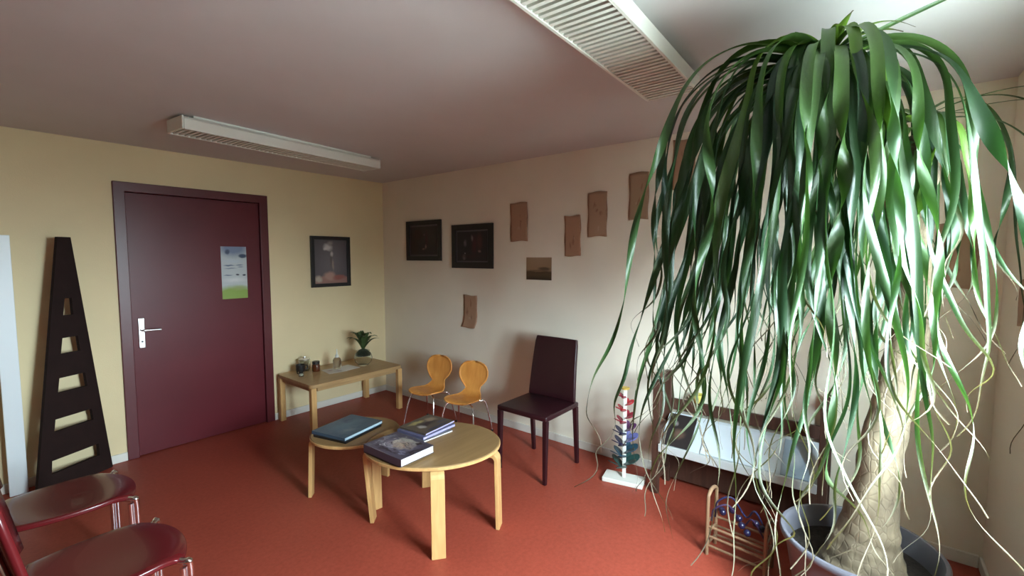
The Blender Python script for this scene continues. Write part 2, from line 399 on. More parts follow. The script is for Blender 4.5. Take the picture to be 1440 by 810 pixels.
kraft_sheet(1.01, 2.14, .15, .33, 'highest brown paper sheet, mostly hidden by leaves near the ceiling', 6)
kraft_sheet(-.315, 1.535, .15, .32, 'brown paper sheet on the dark wall right of the palm trunk', 7)
kraft_sheet(0, 1.345, .16, .19, 'brown paper scrap cut by the right edge of the photo', 8, wall='F', x=2.66)

# ------------------------------------------------------------------ ceiling light fixtures
def fixture(loc, rz, L, W, label):
    t = thing('ceiling_light', label, 'ceiling light', loc, rz, 'fluorescent fixtures on the ceiling')
    hz = .08
    b = B(); box(b, .06, L - .06, -W/2 + .03, W/2 - .03, 0, .012); link('mounting_plate', b, M['white_metal'], t)
    b = B()                       # housing: open at the bottom
    pr = [(-W/2 + .03, 0), (-W/2 + .012, -.008), (-W/2, -.022), (-W/2, -hz), (-W/2 + .012, -hz), (-W/2 + .016, -.02), (W/2 - .016, -.02), (W/2 - .012, -hz), (W/2, -hz), (W/2, -.022), (W/2 - .012, -.008), (W/2 - .03, 0)]
    prism(b, pr, 0, L, 'X'); link('housing', b, M['white_metal'], t, bevel=.001)
    for x0 in (-.012, L):
        b = B(); box(b, x0, x0 + .012, -W/2, W/2, -hz, -.003, .005, 2); link('end_cap', b, M['white_metal'], t)
    b = B(); n = int(L / .030)
    for k in range(n):
        x = .02 + (L - .04) * k / (n - 1)
        prism(b, [(x - .008, -hz + .002), (x + .008, -hz + .002), (x + .003, -hz + .03), (x - .003, -hz + .03)], -W/2 + .014, W/2 - .014, 'Y')
    link('louvre', b, M['white_metal'], t)
    for yy in (-W/4, W/4):
        b = B(); tube(b, [(.03, yy, -.036), (L - .03, yy, -.036)], .0125, 12); link('fluorescent_tube', b, M['paper'], t, True)
    return t
fixture((.885, 3.205, H - .012), math.atan2(.13, 1.4), 1.40, .21, 'long white louvred ceiling light in front of the door wall')
fixture((.62, .715, H - .012), math.atan2(.035, 1.5), 1.48, .235, 'white louvred ceiling light running toward the palm leaves')

# ------------------------------------------------------------------ dark pierced obelisk board + white plank
t = thing('tower_shaped_board', 'tall dark tapering board with five cut-out openings left of the maroon door', 'board', (.612 - .147 * math.cos(R(29)), 4.252 - .147 * math.sin(R(29)), 0), R(29))
e_ = .147
xl = lambda z: (-.383 + (.383 - .172) * z / 1.66) + e_
xr = lambda z: (.080 - (.080 + .096) * z / 1.66) + e_
b = B()
cuts = [(1.143, 1.255, (-.170, -.110), (-.154, -.113)), (.891, .995, (-.198, -.083), (-.183, -.092)), (.639, .735, (-.230, -.053), (-.216, -.063)), (.391, .471, (-.265, -.027), (-.254, -.036)), (.122, .208, (-.295, -.003), (-.288, -.007))]
def bar(pts): prism(b, pts, -.011, .011, 'Y')
zp = 0.0
for (z0, z1, bo, to) in cuts[::-1]:
    bar([(xl(zp), zp), (xr(zp), zp), (xr(z0), z0), (xl(z0), z0)])
    bar([(xl(z0), z0), (bo[0] + e_, z0), (to[0] + e_, z1), (xl(z1), z1)])
    bar([(bo[1] + e_, z0), (xr(z0), z0), (xr(z1), z1), (to[1] + e_, z1)])
    zp = z1
bar([(xl(zp), zp), (xr(zp), zp), (xr(1.66), 1.66), (xl(1.66), 1.66)])
bmesh.ops.remove_doubles(b, verts=b.verts[:], dist=.0003)
link('pierced_panel', b, M['cone'], t)
b = B(); box(b, .178, .262, 4.235, 4.262, 0, 1.665, .002, 1); o = link('white_plank', b, M['white_board'])
tag(o, 'tall narrow white plank standing against the wall at the left edge', 'plank')

# ------------------------------------------------------------------ side table
t = thing('side_table', 'low oblong wooden side table with square legs in the room corner', 'table', (2.345, 3.975, 0))
W2, D2, TZ = .475, .315, .442
b = B()
def rrect(hx, hy, r, n=5):
    pts = []
    for (cx, cy, a0) in ((hx - r, hy - r, 0), (-hx + r, hy - r, 90), (-hx + r, -hy + r, 180), (hx - r, -hy + r, 270)):
        for k in range(n + 1):
            a = R(a0 + 90 * k / n); pts.append((cx + r * math.cos(a), cy + r * math.sin(a)))
    return pts
prism(b, rrect(W2, D2, .045), TZ - .03, TZ, 'Z'); link('tabletop', b, M['oak'], t, bevel=.003)
b = B()
ax, ay = W2 - .022, D2 - .022
box(b, -ax + .045, ax - .045, -ay, -ay + .02, TZ - .065, TZ - .0305); box(b, -ax + .045, ax - .045, ay - .02, ay, TZ - .065, TZ - .0305)
box(b, -ax, -ax + .02, -ay + .045, ay - .045, TZ - .065, TZ - .0305); box(b, ax - .02, ax, -ay + .045, ay - .045, TZ - .065, TZ - .0305)
link('apron', b, M['oak'], t)
for sx in (-1, 1):
    for sy in (-1, 1):
        b = B(); cx, cy = sx * (W2 - .028), sy * (D2 - .028)
        box(b, cx - .024, cx + .024, cy - .024, cy + .024, 0, TZ - .0305, .006, 2); link('leg', b, M['birch'], t)

# things on the side table
t = thing('round_glass_vase', 'round clear glass vase holding a small green plant on the side table', 'vase', (2.575, 3.97, TZ)); t.scale = (1.32,)*3
b = B(); lathe(b, [(.0, .0), (.035, .0), (.062, .03), (.068, .06), (.058, .09), (.045, .105), (.048, .112), (.044, .110), (.041, .103), (.054, .088), (.063, .06), (.057, .033), (.033, .006), (0, .006)], 28, cap=False); link('bowl', b, M['clear'], t, True)
b = B(); lathe(b, [(0, .075), (.055, .075), (.054, .09), (.046, .100), (.030, .118), (0.0, .13)], 20, cap=False); link('moss_ball', b, mat('dark_moss', (.03, .035, .018), .9, var=.4, scale=60, bump=1, bscale=90), t, True)
def small_leaves(n, h, spread, m, parent, z0, w=.012, sd=3):
    rnd = random.Random(sd); b = B()
    for k in range(n):
        az = 2 * PI * k / n + rnd.uniform(-.3, .3); sp = spread * rnd.uniform(.4, 1.15); hh = h * rnd.uniform(.6, 1.1)
        prev = None; d = Vector((math.cos(az), math.sin(az), 0)); s = Vector((-d.y, d.x, 0))
        for i in range(9):
            q = i / 8
            p = d * sp * q ** 1.2 + Vector((0, 0, z0 + hh * math.sin(q * PI * .62)))
            ww_ = w * math.sin(PI * (q * .85 + .12)) + .001
            cur = (b.verts.new(p - s * ww_), b.verts.new(p - Vector((0, 0, ww_ * .3))), b.verts.new(p + s * ww_))
            if prev: b.faces.new((prev[0], prev[1], cur[1], cur[0])); b.faces.new((prev[1], prev[2], cur[2], cur[1]))
            prev = cur
    return link('foliage', b, m, parent, True)
small_leaves(24, .14, .11, mat('small_plant_green', (.045, .085, .025), .5, var=.3, scale=15), t, .11, .016)
t = thing('clear_bottle', 'small clear bottle with pointed cap standing on white leaflets', 'bottle', (2.325, 4.03, TZ + .0045)); t.scale = (1.15,)*3
b = B(); lathe(b, [(0, 0), (.030, 0), (.034, .008), (.034, .07), (.026, .088), (.014, .095), (.0, .095)], 20, cap=False); link('body', b, M['clear_blue'], t, True)
b = B(); lathe(b, [(.015, .0955), (.015, .115), (.007, .12), (.004, .165), (0, .166)], 14, cap=False); link('cap', b, M['white_metal'], t, True)
t = thing('leaflet', 'white leaflets lying open under the small clear bottle', 'leaflet', (2.335, 3.985, TZ))
b = B(); box(b, -.15, .02, -.10, .095, .0, .002); link('sheet', b, art('leaflet_print', (.62, .57, .53), [(.3, .6, .2, .15, (.42, .32, .33), .7), (.7, .3, .2, .2, (.5, .42, .40), .7)], 'XY'), t).rotation_euler = (0, 0, R(-8))
b = B(); box(b, -.02, .15, -.10, .09, .0022, .0042); link('sheet', b, M['paper'], t).rotation_euler = (0, 0, R(6))
t = thing('dark_cup', 'dark cup at the left end of the side table', 'cup', (2.02, 4.14, TZ)); t.scale = (1.2,)*3
b = B(); lathe(b, [(0, 0), (.025, 0), (.033, .03), (.034, .07), (.031, .07), (.029, .03), (.022, .006), (0, .006)], 20, cap=False); link('body', b, M['black'], t, True)
b = B(); tube(b, smooth_path([(.032, 0, .06), (.052, 0, .055), (.054, 0, .03), (.031, 0, .02)], 4), .004, 8); link('handle', b, M['black'], t, True)
t = thing('glass_mug', 'clear glass mug between the dark cup and the amber jar', 'mug', (2.10, 4.22, TZ)); t.scale = (1.25,)*3
b = B(); lathe(b, [(0, 0), (.034, 0), (.040, .02), (.042, .085), (.038, .085), (.036, .02), (.030, .008), (0, .008)], 22, cap=False); link('body', b, M['clear'], t, True)
b = B(); lathe(b, [(.0, .0), (.041, .0), (.041, .006), (.012, .012), (.010, .022), (0, .022)], 20, c=(0, 0, .0855), cap=False); link('lid', b, M['steel'], t, True)
t = thing('amber_jar', 'small brown jar with black lid near the front edge of the side table', 'jar', (2.155, 4.11, TZ)); t.scale = (1.15,)*3
b = B(); lathe(b, [(0, 0), (.028, 0), (.031, .006), (.031, .05), (.026, .06), (0, .06)], 20, cap=False); link('body', b, M['amber'], t, True)
b = B(); lathe(b, [(0, .0605), (.029, .0605), (.029, .083), (0, .083)], 20, cap=False); link('lid', b, M['black'], t)
t = thing('tea_light_glass', 'tiny clear tea light glass next to the dark cup', 'tea light', (1.975, 4.04, TZ))
b = B(); lathe(b, [(0, 0), (.022, 0), (.026, .045), (.023, .045), (.020, .005), (0, .005)], 18, cap=False); link('cup', b, M['clear'], t, True)
b = B(); lathe(b, [(0, .006), (.018, .006), (.018, .02), (0, .02)], 16, cap=False); link('candle', b, M['paper'], t)

# ------------------------------------------------------------------ round bentwood tables
def round_table(loc, ra, rb, rot, zt, feet, label, lw=.072, lt=.022, out=.012):
    """top: nearly round ellipse ra x rb turned by rot; bentwood legs hug the rim and splay out to the feet"""
    t = thing('round_coffee_table', label, 'coffee table', loc, 0)
    def el(a, k=1.0, o=0.0):
        c, s_ = math.cos(a - rot), math.sin(a - rot)
        return 1 / math.sqrt((c / ra) ** 2 + (s_ / rb) ** 2) * k + o
    def disc(prof):
        b = B(); n = 72; rings = []
        for (o, z) in prof:
            rings.append([b.verts.new(((el(2*PI*k/n) + o) * math.cos(2*PI*k/n), (el(2*PI*k/n) + o) * math.sin(2*PI*k/n), z)) for k in range(n)])
        for a, c in zip(rings, rings[1:]):
            for k in range(n): b.faces.new((a[k], a[(k+1) % n], c[(k+1) % n], c[k]))
        return b, rings
    b, rg = disc([(-.006, zt - .024), (0, zt - .018), (0, zt - .005), (-.005, zt)]); b.faces.new(rg[0][::-1]); b.faces.new(rg[-1]); link('tabletop', b, M['beech'], t, True)
    b, rg = disc([(.0004, zt - .020), (.003, zt - .018), (.003, zt - .006), (.0004, zt - .003)]); link('edge_band', b, M['birch'], t, True)
    for (fx, fy) in feet:
        rf = math.hypot(fx, fy); a0 = math.atan2(fy, fx); d = Vector((fx / rf, fy / rf, 0)); s = Vector((-d.y, d.x, 0))
        rt_ = el(a0) + out - lt / 2; rf = rf - lt / 2; zt2 = zt - .0245 - lt / 2; br = .035
        pts, nn = [], []
        for q in (0, .25, .5, .75, 1): z = q * (zt2 - br); pts.append(d * (rf + (rt_ - rf) * q) + Vector((0, 0, z))); nn.append(d)
        for k in range(1, 8):
            a = PI / 2 * k / 7
            pts.append(d * (rt_ - br + br * math.cos(a)) + Vector((0, 0, zt2 - br + br * math.sin(a)))); nn.append(d * math.cos(a) + Vector((0, 0, math.sin(a))))
        pts.append(d * (rt_ - .16) + Vector((0, 0, zt2))); nn.append(Vector((0, 0, 1)))
        b = B(); strip(b, pts, s, nn, lw, lt); link('leg', b, M['birch'], t, bevel=.003)
    return t
c1 = (1.712, 1.95)
round_table((c1[0], c1[1], 0), .385, .325, R(-50), .460, [(1.480 - c1[0], 1.655 - c1[1]), (1.890 - c1[0], 1.59 - c1[1]), (1.935 - c1[0], 2.27 - c1[1]), (1.470 - c1[0], 2.220 - c1[1])], 'larger round coffee table with four bentwood legs, holding the thick books')
c2 = (1.595, 2.56)
round_table((c2[0], c2[1], 0), .272, .250, R(-40), .415, [(1.380 - c2[0], 2.765 - c2[1]), (1.56 - c2[0], 2.285 - c2[1]), (1.86 - c2[0], 2.612 - c2[1])], 'smaller lower round coffee table holding the blue album', lw=.06)

# books and magazines
def book(name, label, cat, cx, cy, z, wx, wy, th, rz, cover, edge=None, group=None, hard=True):
    t = thing(name, label, cat, (cx, cy, z), rz, group)
    e = .003 if hard else .0
    b = B(); box(b, -wx/2 + e, wx/2 - e, -wy/2 + e, wy/2 - e, .0022, th - .0022); link('pages', b, edge or M['paper'], t)
    b = B(); box(b, -wx/2, wx/2, -wy/2, wy/2, th - .002, th); link('front_cover', b, cover, t)
    b = B(); box(b, -wx/2, wx/2, -wy/2, wy/2, 0, .002); link('back_cover', b, cover, t)
    b = B(); box(b, -wx/2 - .003, -wx/2, -wy/2, wy/2, 0, th); link('spine', b, cover, t)
    return t
Z1, Z2 = .460, .415
face = art('portrait_cover', (.07, .06, .09), [
    (.5, .5, .42, .42, (.17, .15, .20), .7), (.55, .45, .30, .26, (.42, .32, .24), .8), (.62, .66, .13, .09, (.55, .48, .40), .8), (.34, .6, .1, .12, (.32, .30, .36), .8), (.5, .3, .08, .06, (.05, .03, .03), .7), (.62, .45, .06, .05, (.04, .03, .03), .7),
    (.40, .46, .05, .05, (.05, .03, .03), .7), (.8, .5, .12, .3, (.38, .35, .30), .7), (.5, .9, .5, .06, (.22, .22, .25), .6), (.15, .5, .06, .5, (.03, .02, .03), .5), (.5, .06, .5, .05, (.03, .02, .02), .6), (.30, .75, .12, .03, (.5, .48, .5), .5), (.46, .62, .03, .04, (.02, .015, .02), .4), (.62, .38, .12, .02, (.03, .02, .02), .4), (.2, .2, .12, .08, (.2, .2, .28), .4), (.85, .22, .08, .1, (.03, .02, .02), .4)], 'XY', warp=.22, rough=.3, wscale=9)
dk = art('dark_cover', (.03, .028, .032), [(.5, .85, .5, .1, (.28, .28, .28), .7), (.2, .3, .1, .3, (.1, .08, .07), .7), (.9, .5, .1, .5, (.16, .15, .14), .7)], 'XY', warp=.08, rough=.3)
book('magazine', 'dark magazine sticking out beneath the thick book', 'magazine', 1.492, 1.992, Z1, .215, .30, .012, R(2), dk, hard=False, group=None)
book('book', 'thick book with a portrait cover and bright white pages on larger round table', 'book', 1.485, 1.972, Z1 + .0125, .22, .315, .040, R(1), face)
mg = []
m1 = art('magazine_cover_blue', (.12, .12, .22), [(.5, .5, .5, .35, (.30, .30, .5), .8), (.2, .8, .2, .1, (.45, .4, .3), .6)], 'XY')
m2 = art('magazine_cover_grey', (.16, .16, .16), [(.5, .2, .5, .15, (.35, .35, .38), .6), (.7, .7, .2, .2, (.06, .05, .05), .6)], 'XY')
m3 = art('magazine_cover_photo', (.10, .075, .055), [(.35, .8, .3, .12, (.36, .30, .12), .7), (.5, .5, .4, .15, (.035, .025, .03), .6), (.75, .65, .2, .2, (.30, .22, .15), .7), (.25, .45, .12, .2, (.42, .38, .35), .7), (.8, .3, .15, .1, (.06, .06, .10), .6), (.5, .1, .5, .08, (.05, .05, .08), .5)], 'XY', warp=.1)
violet = mat('violet_page_edges', (.42, .38, .62), .6)
book('magazine', 'grey magazine at the bottom of the stack beside the thick book', 'magazine', 1.765, 2.095, Z1, .25, .235, .010, R(-2), m2, hard=False, group='magazines stacked on the larger round table')
book('magazine', 'violet edged magazine in the middle of the stack', 'magazine', 1.80, 2.11, Z1 + .0105, .265, .225, .016, R(3), m1, violet, hard=False, group='magazines stacked on the larger round table')
book('magazine', 'topmost magazine of the stack, brown photo cover', 'magazine', 1.815, 2.12, Z1 + .027, .255, .215, .012, R(6), m3, violet, hard=False, group='magazines stacked on the larger round table')
bl = art('blue_album_cover', (.045, .085, .13), [(.5, .6, .5, .4, (.07, .13, .18), .8), (.3, .3, .25, .2, (.10, .15, .19), .8), (.7, .75, .2, .15, (.04, .07, .12), .8)], 'XY', rough=.25, warp=.15)
pe = mat('pale_blue_edges', (.40, .52, .60), .5)
book('slab', 'black folder directly under the large blue album', 'slab', 1.557, 2.58, Z2 + .0005, .315, .262, .016, R(14), M['black'], M['black'])  # thin black layer under the album, built in the book shape
book('photo_album', 'large blue album lying on the smaller round table', 'album', 1.558, 2.585, Z2 + .017, .325, .275, .020, R(13), bl, pe)
b = B(); box(b, -.035, .035, -.02, .02, 0, .0015); o = link('pale_slip', b, M['paper']); place(o, (1.62, 2.36, Z2 + .0003), R(20)); tag(o, 'small pale flat slip beside the blue album', 'paper')  # thin pale rectangle lying on the smaller tabletop

# ------------------------------------------------------------------ orange children's chairs
def kid_chair(loc, rz, label):
    """faces local -X... seat front at -X"""
    t = thing('kid_chair', label, "children's chair", loc, rz, 'orange plywood chairs by the cream wall')
    # profile (x forward negative, z) and half widths
    SC = 1.07
    prof = [(-.150, .292, .060), (-.145, .300, .100), (-.125, .306, .128), (-.085, .307, .142), (-.035, .302, .145), (.015, .297, .132), (.055, .298, .108), (.085, .308, .092),
            (.105, .328, .074), (.116, .352, .068), (.122, .378, .078), (.129, .405, .105), (.136, .435, .127), (.143, .470, .137), (.150, .505, .134), (.156, .535, .118), (.160, .556, .092), (.162, .568, .060), (.1625, .572, .020)]
    b = B(); rows = []; nu = 12
    for (x, z, hw) in prof:
        row = []
        for i in range(nu + 1):
            u = -1 + 2 * i / nu
            ex = .012 * u * u if z < .33 else 0
            bx = -.018 * u * u if z > .37 else 0
            row.append(b.verts.new((x + bx, hw * math.sin(u * PI / 2), z + ex)))
        rows.append(row)
    for a, c in zip(rows, rows[1:]):
        for i in range(nu): b.faces.new((a[i], a[i+1], c[i+1], c[i]))
    sh = link('shell', b, M['orange'], t, True)
    md = sh.modifiers.new('t', 'SOLIDIFY'); md.thickness = .011; md.offset = 0
    b = B(); lathe(b, [(.0, -.010), (.045, -.010), (.045, 0), (0, 0)], 20, c=(0, 0, .289), cap=False); link('seat_mount', b, M['black'], t, True)
    for sx in (-1, 1):
        for sy in (-1, 1):
            p = smooth_path([(sx * .02, sy * .025, .274), (sx * .075, sy * .095, .272), (sx * .105, sy * .125, .255), (sx * .14, sy * .15, .10), (sx * .155, sy * .160, .012)], 5)
            b = B(); tube(b, p, .0065, 10); lg = link('leg', b, M['chrome'], t, True)
            b = B(); lathe(b, [(0, 0), (.010, 0), (.010, .014), (0, .014)], 12, c=(sx * .156, sy * .161, 0), cap=False); link('rubber_foot', b, M['black'], lg)
    return t
k0 = kid_chair((2.70, 3.115, 0), R(9), "orange kid's chair nearer the side table, left one of the pair")
k0.name = 'childrens_chair'; k0.scale = (1.06,) * 3
dup(k0, (2.725, 2.685, 0), R(14), "orange kid's chair nearer the burgundy chair, right one of the pair")

# ------------------------------------------------------------------ burgundy dining chair (faces -X)
t = thing('dining_chair', 'burgundy leather dining chair with tall back standing by the cream wall', 'chair', (2.64, 1.86, 0), R(0))
sx0, sx1, sy = -.215, .205, .215
b = B(); box(b, sx0, sx1, -sy, sy, .432, .468, .010, 3)
for v in b.verts:
    if v.co.z > .45: v.co.z += -.010 * (1 - min(1, ((v.co.x) / .21) ** 2 + (v.co.y / .21) ** 2))
    if v.co.x < 0: v.co.x -= .02 * (1 - (v.co.y / sy) ** 2) * 1
link('seat', b, M['burgundy'], t, True)
b = B(); N1 = 10
prev = None
for k in range(N1 + 1):
    q = k / N1; z = .469 + q * .448; x = .175 + .045 * q + .025 * q * q; hw = .206 - .022 * q
    if q > .93: hw -= .006
    row = []
    for i in range(9):
        u = -1 + i / 4; row.append(b.verts.new((x + .010 * u * u * -1, u * hw, z)))
    if prev:
        for i in range(8): b.faces.new((prev[i], prev[i+1], row[i+1], row[i]))
    prev = row
bk = link('backrest', b, M['burgundy'], t, True)
md = bk.modifiers.new('t', 'SOLIDIFY'); md.thickness = .028; md.offset = 0
md = bk.modifiers.new('b', 'BEVEL'); md.width = .007; md.segments = 3; md.limit_method = 'ANGLE'; md.angle_limit = R(50)
def taper_leg(x, y, z1, dx, r0, r1):
    b = B(); pts = [(x + r0, y + r0), (x - r0, y + r0), (x - r0, y - r0), (x + r0, y - r0)]
    v0 = [b.verts.new((x + dx + a * r1, y + c * r1, 0)) for a, c in ((1, 1), (-1, 1), (-1, -1), (1, -1))]
    v1 = [b.verts.new((x + a * r0, y + c * r0, z1)) for a, c in ((1, 1), (-1, 1), (-1, -1), (1, -1))]
    b.faces.new(v0[::-1]); b.faces.new(v1)
    for i in range(4): b.faces.new((v0[i], v0[(i+1) % 4], v1[(i+1) % 4], v1[i]))
    return link('leg', b, M['burgundy'], t, bevel=.003)
taper_leg(sx0 + .018, -sy + .018, .4315, -.008, .017, .012); taper_leg(sx0 + .018, sy - .018, .4315, -.008, .017, .012)
taper_leg(sx1 - .018, -sy + .018, .4315, .03, .017, .013); taper_leg(sx1 - .018, sy - .018, .4315, .03, .017, .013)

# ------------------------------------------------------------------ dark red stacking chairs (face +X)
def red_chair(loc, rz, label):
    t = thing('red_chair', label, 'chair', loc, rz, 'dark red chairs in a row at the left edge')
    b = B(); rows = []
    nx, ny = 14, 14
    for i in range(nx + 1):
        u = -1 + 2 * i / nx; row = []
        for j in range(ny + 1):
            v = -1 + 2 * j / ny
            # squircle mapping
            x = u * math.sqrt(max(0, 1 - .36 * v * v * (1 if u > 0 else .5))); y = v * math.sqrt(max(0, 1 - .30 * u * u))
            X, Y = x * .215, y * .205
            z = .450 - .012 * (1 - u * u) * (1 - v * v) - .026 * max(0, u - .5) ** 2 * 4 - .006 * v ** 4
            row.append(b.verts.new((X, Y, z)))
        rows.append(row)
    for a, c in zip(rows, rows[1:]):
        for j in range(ny): b.faces.new((a[j], c[j], c[j+1], a[j+1]))
    s = link('seat', b, M['red_plastic'], t, True); md = s.modifiers.new('t', 'SOLIDIFY'); md.thickness = .022; md.offset = 0
    md = s.modifiers.new('b', 'BEVEL'); md.width = .006; md.segments = 2; md.limit_method = 'ANGLE'; md.angle_limit = R(50)
    b = B(); prev = None
    for i in range(11):
        q = i / 10; z = .52 + .33 * q; x = -.225 - .065 * q; row = []
        for j in range(11):
            v = -1 + j / 5; hw = .200 * math.sqrt(max(.02, 1 - .35 * (2 * q - 1) ** 4))
            row.append(b.verts.new((x - .03 * (1 - v * v) + .02, v * hw, z)))
        if prev:
            for j in range(10): b.faces.new((prev[j], prev[j+1], row[j+1], row[j]))
        prev = row
    s = link('backrest', b, M['red_plastic'], t, True); md = s.modifiers.new('t', 'SOLIDIFY'); md.thickness = .018; md.offset = 0
    for sy in (-1, 1):
        b = B(); y = sy * .196
        tube(b, smooth_path([(.186, y * 1.04, 0.012), (.184, y * 1.04, .25), (.182, y * 1.04, .412), (.170, y * .98, .426), (.12, y * .6, .418), (0, y * .5, .412), (-.13, y * .5, .412)], 6), .0125, 12)
        tube(b, smooth_path([(.165, y * 1.03, .012), (.164, y * 1.03, .30), (.162, y * 1.03, .412)], 4), .0105, 10)
        link('leg', b, M['chrome'], t, True)
        b = B(); tube(b, smooth_path([(-.245, y * .9, .012), (-.225, y * .85, .25), (-.218, y * .8, .42), (-.245, y * .7, .54), (-.275, y * .6, .68)], 6), .0115, 12); link('leg', b, M['chrome'], t, True)
        b = B(); lathe(b, [(0, 0), (.015, 0), (.015, .02), (0, .02)], 12, c=(.186, y * 1.04, 0), cap=False); link('rubber_foot', b, M['black'], t)
        b = B(); lathe(b, [(0, 0), (.015, 0), (.015, .02), (0, .02)], 12, c=(-.246, y * .9, 0), cap=False); link('rubber_foot', b, M['black'], t)
    return t
r0 = red_chair((.305, 2.79, 0), R(0), 'farther dark red plastic chair with chrome legs, nearer the dark tower board')
dup(r0, (.315, 2.10, 0), R(0), 'nearer dark red plastic chair with chrome legs, in the lower left corner')

# ------------------------------------------------------------------ wooden sound tree toy
t = thing('toy_leaf_tree', 'wooden toy tree with rainbow coloured leaves on a white base', 'toy', (2.815, 1.27, 0), R(12))
b = B(); box(b, -.065, .065, -.135, .135, 0, .03, .004, 2); link('base', b, M['white_wood'], t)
b = B(); box(b, -.011, .011, -.011, .011, .0305, .64, .003, 2); link('pole', b, M['white_wood'], t)
cols = {'yellow': (.62, .42, .07), 'red': (.42, .02, .03), 'crimson': (.26, .012, .03), 'purple': (.09, .025, .09), 'navy': (.012, .012, .05), 'blue': (.12, .13, .34), 'teal': (.012, .05, .08), 'green': (.012, .055, .05)}
cm = {k: mat('leaf_' + k, v, .4) for k, v in cols.items()}
lvl = [(.59, 'crimson', .045), (.545, 'red', .052), (.50, 'red', .056), (.455, 'crimson', .060), (.415, 'crimson', .064), (.37, 'purple', .070), (.335, 'navy', .074), (.295, 'blue', .084), (.26, 'navy', .080), (.22, 'teal', .084), (.18, 'teal', .086), (.14, 'green', .096), (.105, 'green', .10)]
for k, (z, c, L) in enumerate(lvl):
    for q in range(3):
        az_ = (0 if k % 2 else PI) + (q - 1) * 1.05 + R(-12) - R(52)
        b = B(); n = 16; v0, v1 = [], []
        for i in range(n):
            a = 2 * PI * i / n; x = .5 * L * (1 - math.cos(a)); w_ = .34 * L * math.sin(a)
            zz = .50 * x + .35 * w_
            v0.append(b.verts.new((.009 + x, w_, zz))); v1.append(b.verts.new((.009 + x, w_, zz + .006)))
        b.faces.new(v0[::-1]); b.faces.new(v1)
        for i in range(n): b.faces.new((v0[i], v0[(i+1) % n], v1[(i+1) % n], v1[i]))
        o = link('leaf', b, cm[c], t); o.location = (0, 0, z - .012); o['label'] = c + ' leaf'; o.rotation_euler = (0, 0, az_)
b = B(); lathe(b, [(0, 0), (.026, 0), (.03, .01), (.026, .012), (.0, .008)], 16, c=(0, 0, .641), cap=False); o = link('top_dish', b, cm['yellow'], t); o['label'] = 'yellow dish on top'

# ------------------------------------------------------------------ dark wood display rack with sloping shelf
t = thing('display_rack', 'low dark wooden display rack with sloping white shelf behind the palm leaves', 'rack', (2.915, .605, 0))
for sy in (-1, 1):
    y = sy * .445
    for (x, h) in ((-.105, .745), (.105, .765)):
        b = B(); box(b, x - .018, x + .018, y - .022, y + .022, 0, h, .003, 2); link('post', b, M['dark_wood'], t)
    for z_ in (.705, .40, .08):
        b = B(); box(b, -.087, .087, y - .012, y + .012, z_, z_ + .03, .002, 1); link('side_rail', b, M['dark_wood'], t)
b = B(); box(b, .095, .115, -.423, .423, .505, .58, .003, 1); link('back_rail', b, M['dark_wood'], t)
b = B(); box(b, .095, .115, -.423, .423, .03, .46, .003, 1); link('lower_back_board', b, M['dark_wood'], t)
b = B(); prism(b, [(-.105, .300), (.090, .480), (.085, .490), (-.110, .312)], -.423, .423, 'X')
for v in b.verts: v.co = Vector((v.co.y, v.co.x, v.co.z))
link('sloping_shelf', b, mat('pale_shelf_laminate', (.55, .60, .64), .25, coat=.3), t)
b = B(); box(b, -.132, -.112, -.423, .423, .285, .335, .003, 1); link('front_lip', b, mat('pale_lip', (.48, .50, .50), .4), t)
def slope_item(name, label, cat, y, wy, wl, m, s0=.02, th=.008):
    # lies on the sloping shelf
    t2 = thing(name, label, cat, (2.915 - .110, y, .312 + .0015), 0)
    t2.rotation_euler = (0, -math.atan2(.178, .195), 0)
    b = B(); box(b, s0, s0 + wl, -wy/2, wy/2, .0005, th, .001, 1); link('cover', b, m, t2)
    b = B(); box(b, s0, s0 + wl, -wy/2 - .0035, -wy/2 - .0002, .001, th + .001); link('spine', b, m, t2)
    return t2
dm = art('dark_picture_book', (.025, .02, .02), [(.4, .5, .2, .3, (.12, .07, .05), .8), (.7, .7, .1, .1, (.2, .18, .18), .7)], 'XY', rough=.3)
slope_item('picture_book', 'dark picture book at the left end of the sloping white shelf', 'book', .93, .16, .23, dm)
slope_item('picture_book', 'pale glossy book in the middle of the sloping white shelf', 'book', .58, .40, .22, mat('glossy_pale_cover', (.60, .66, .72), .15, coat=.6))
slope_item('picture_book', 'bluish book at the trunk end of the sloping shelf', 'book', .29, .13, .22, art('bluish_cover', (.30, .38, .46), [(.5, .5, .3, .3, (.5, .55, .6), .8)], 'XY', rough=.25))
b = B(); lathe(b, [(0, 0), (.022, 0), (.038, .055), (.034, .055), (.02, .005), (0, .005)], 18, cap=False); o = link('yellow_cup', b, mat('yellow_plastic', (.55, .48, .10), .4), smooth=True); o.location = (3.02, .855, .5803)
tag(o, 'small yellow cup on the back rail of the dark rack', 'cup')

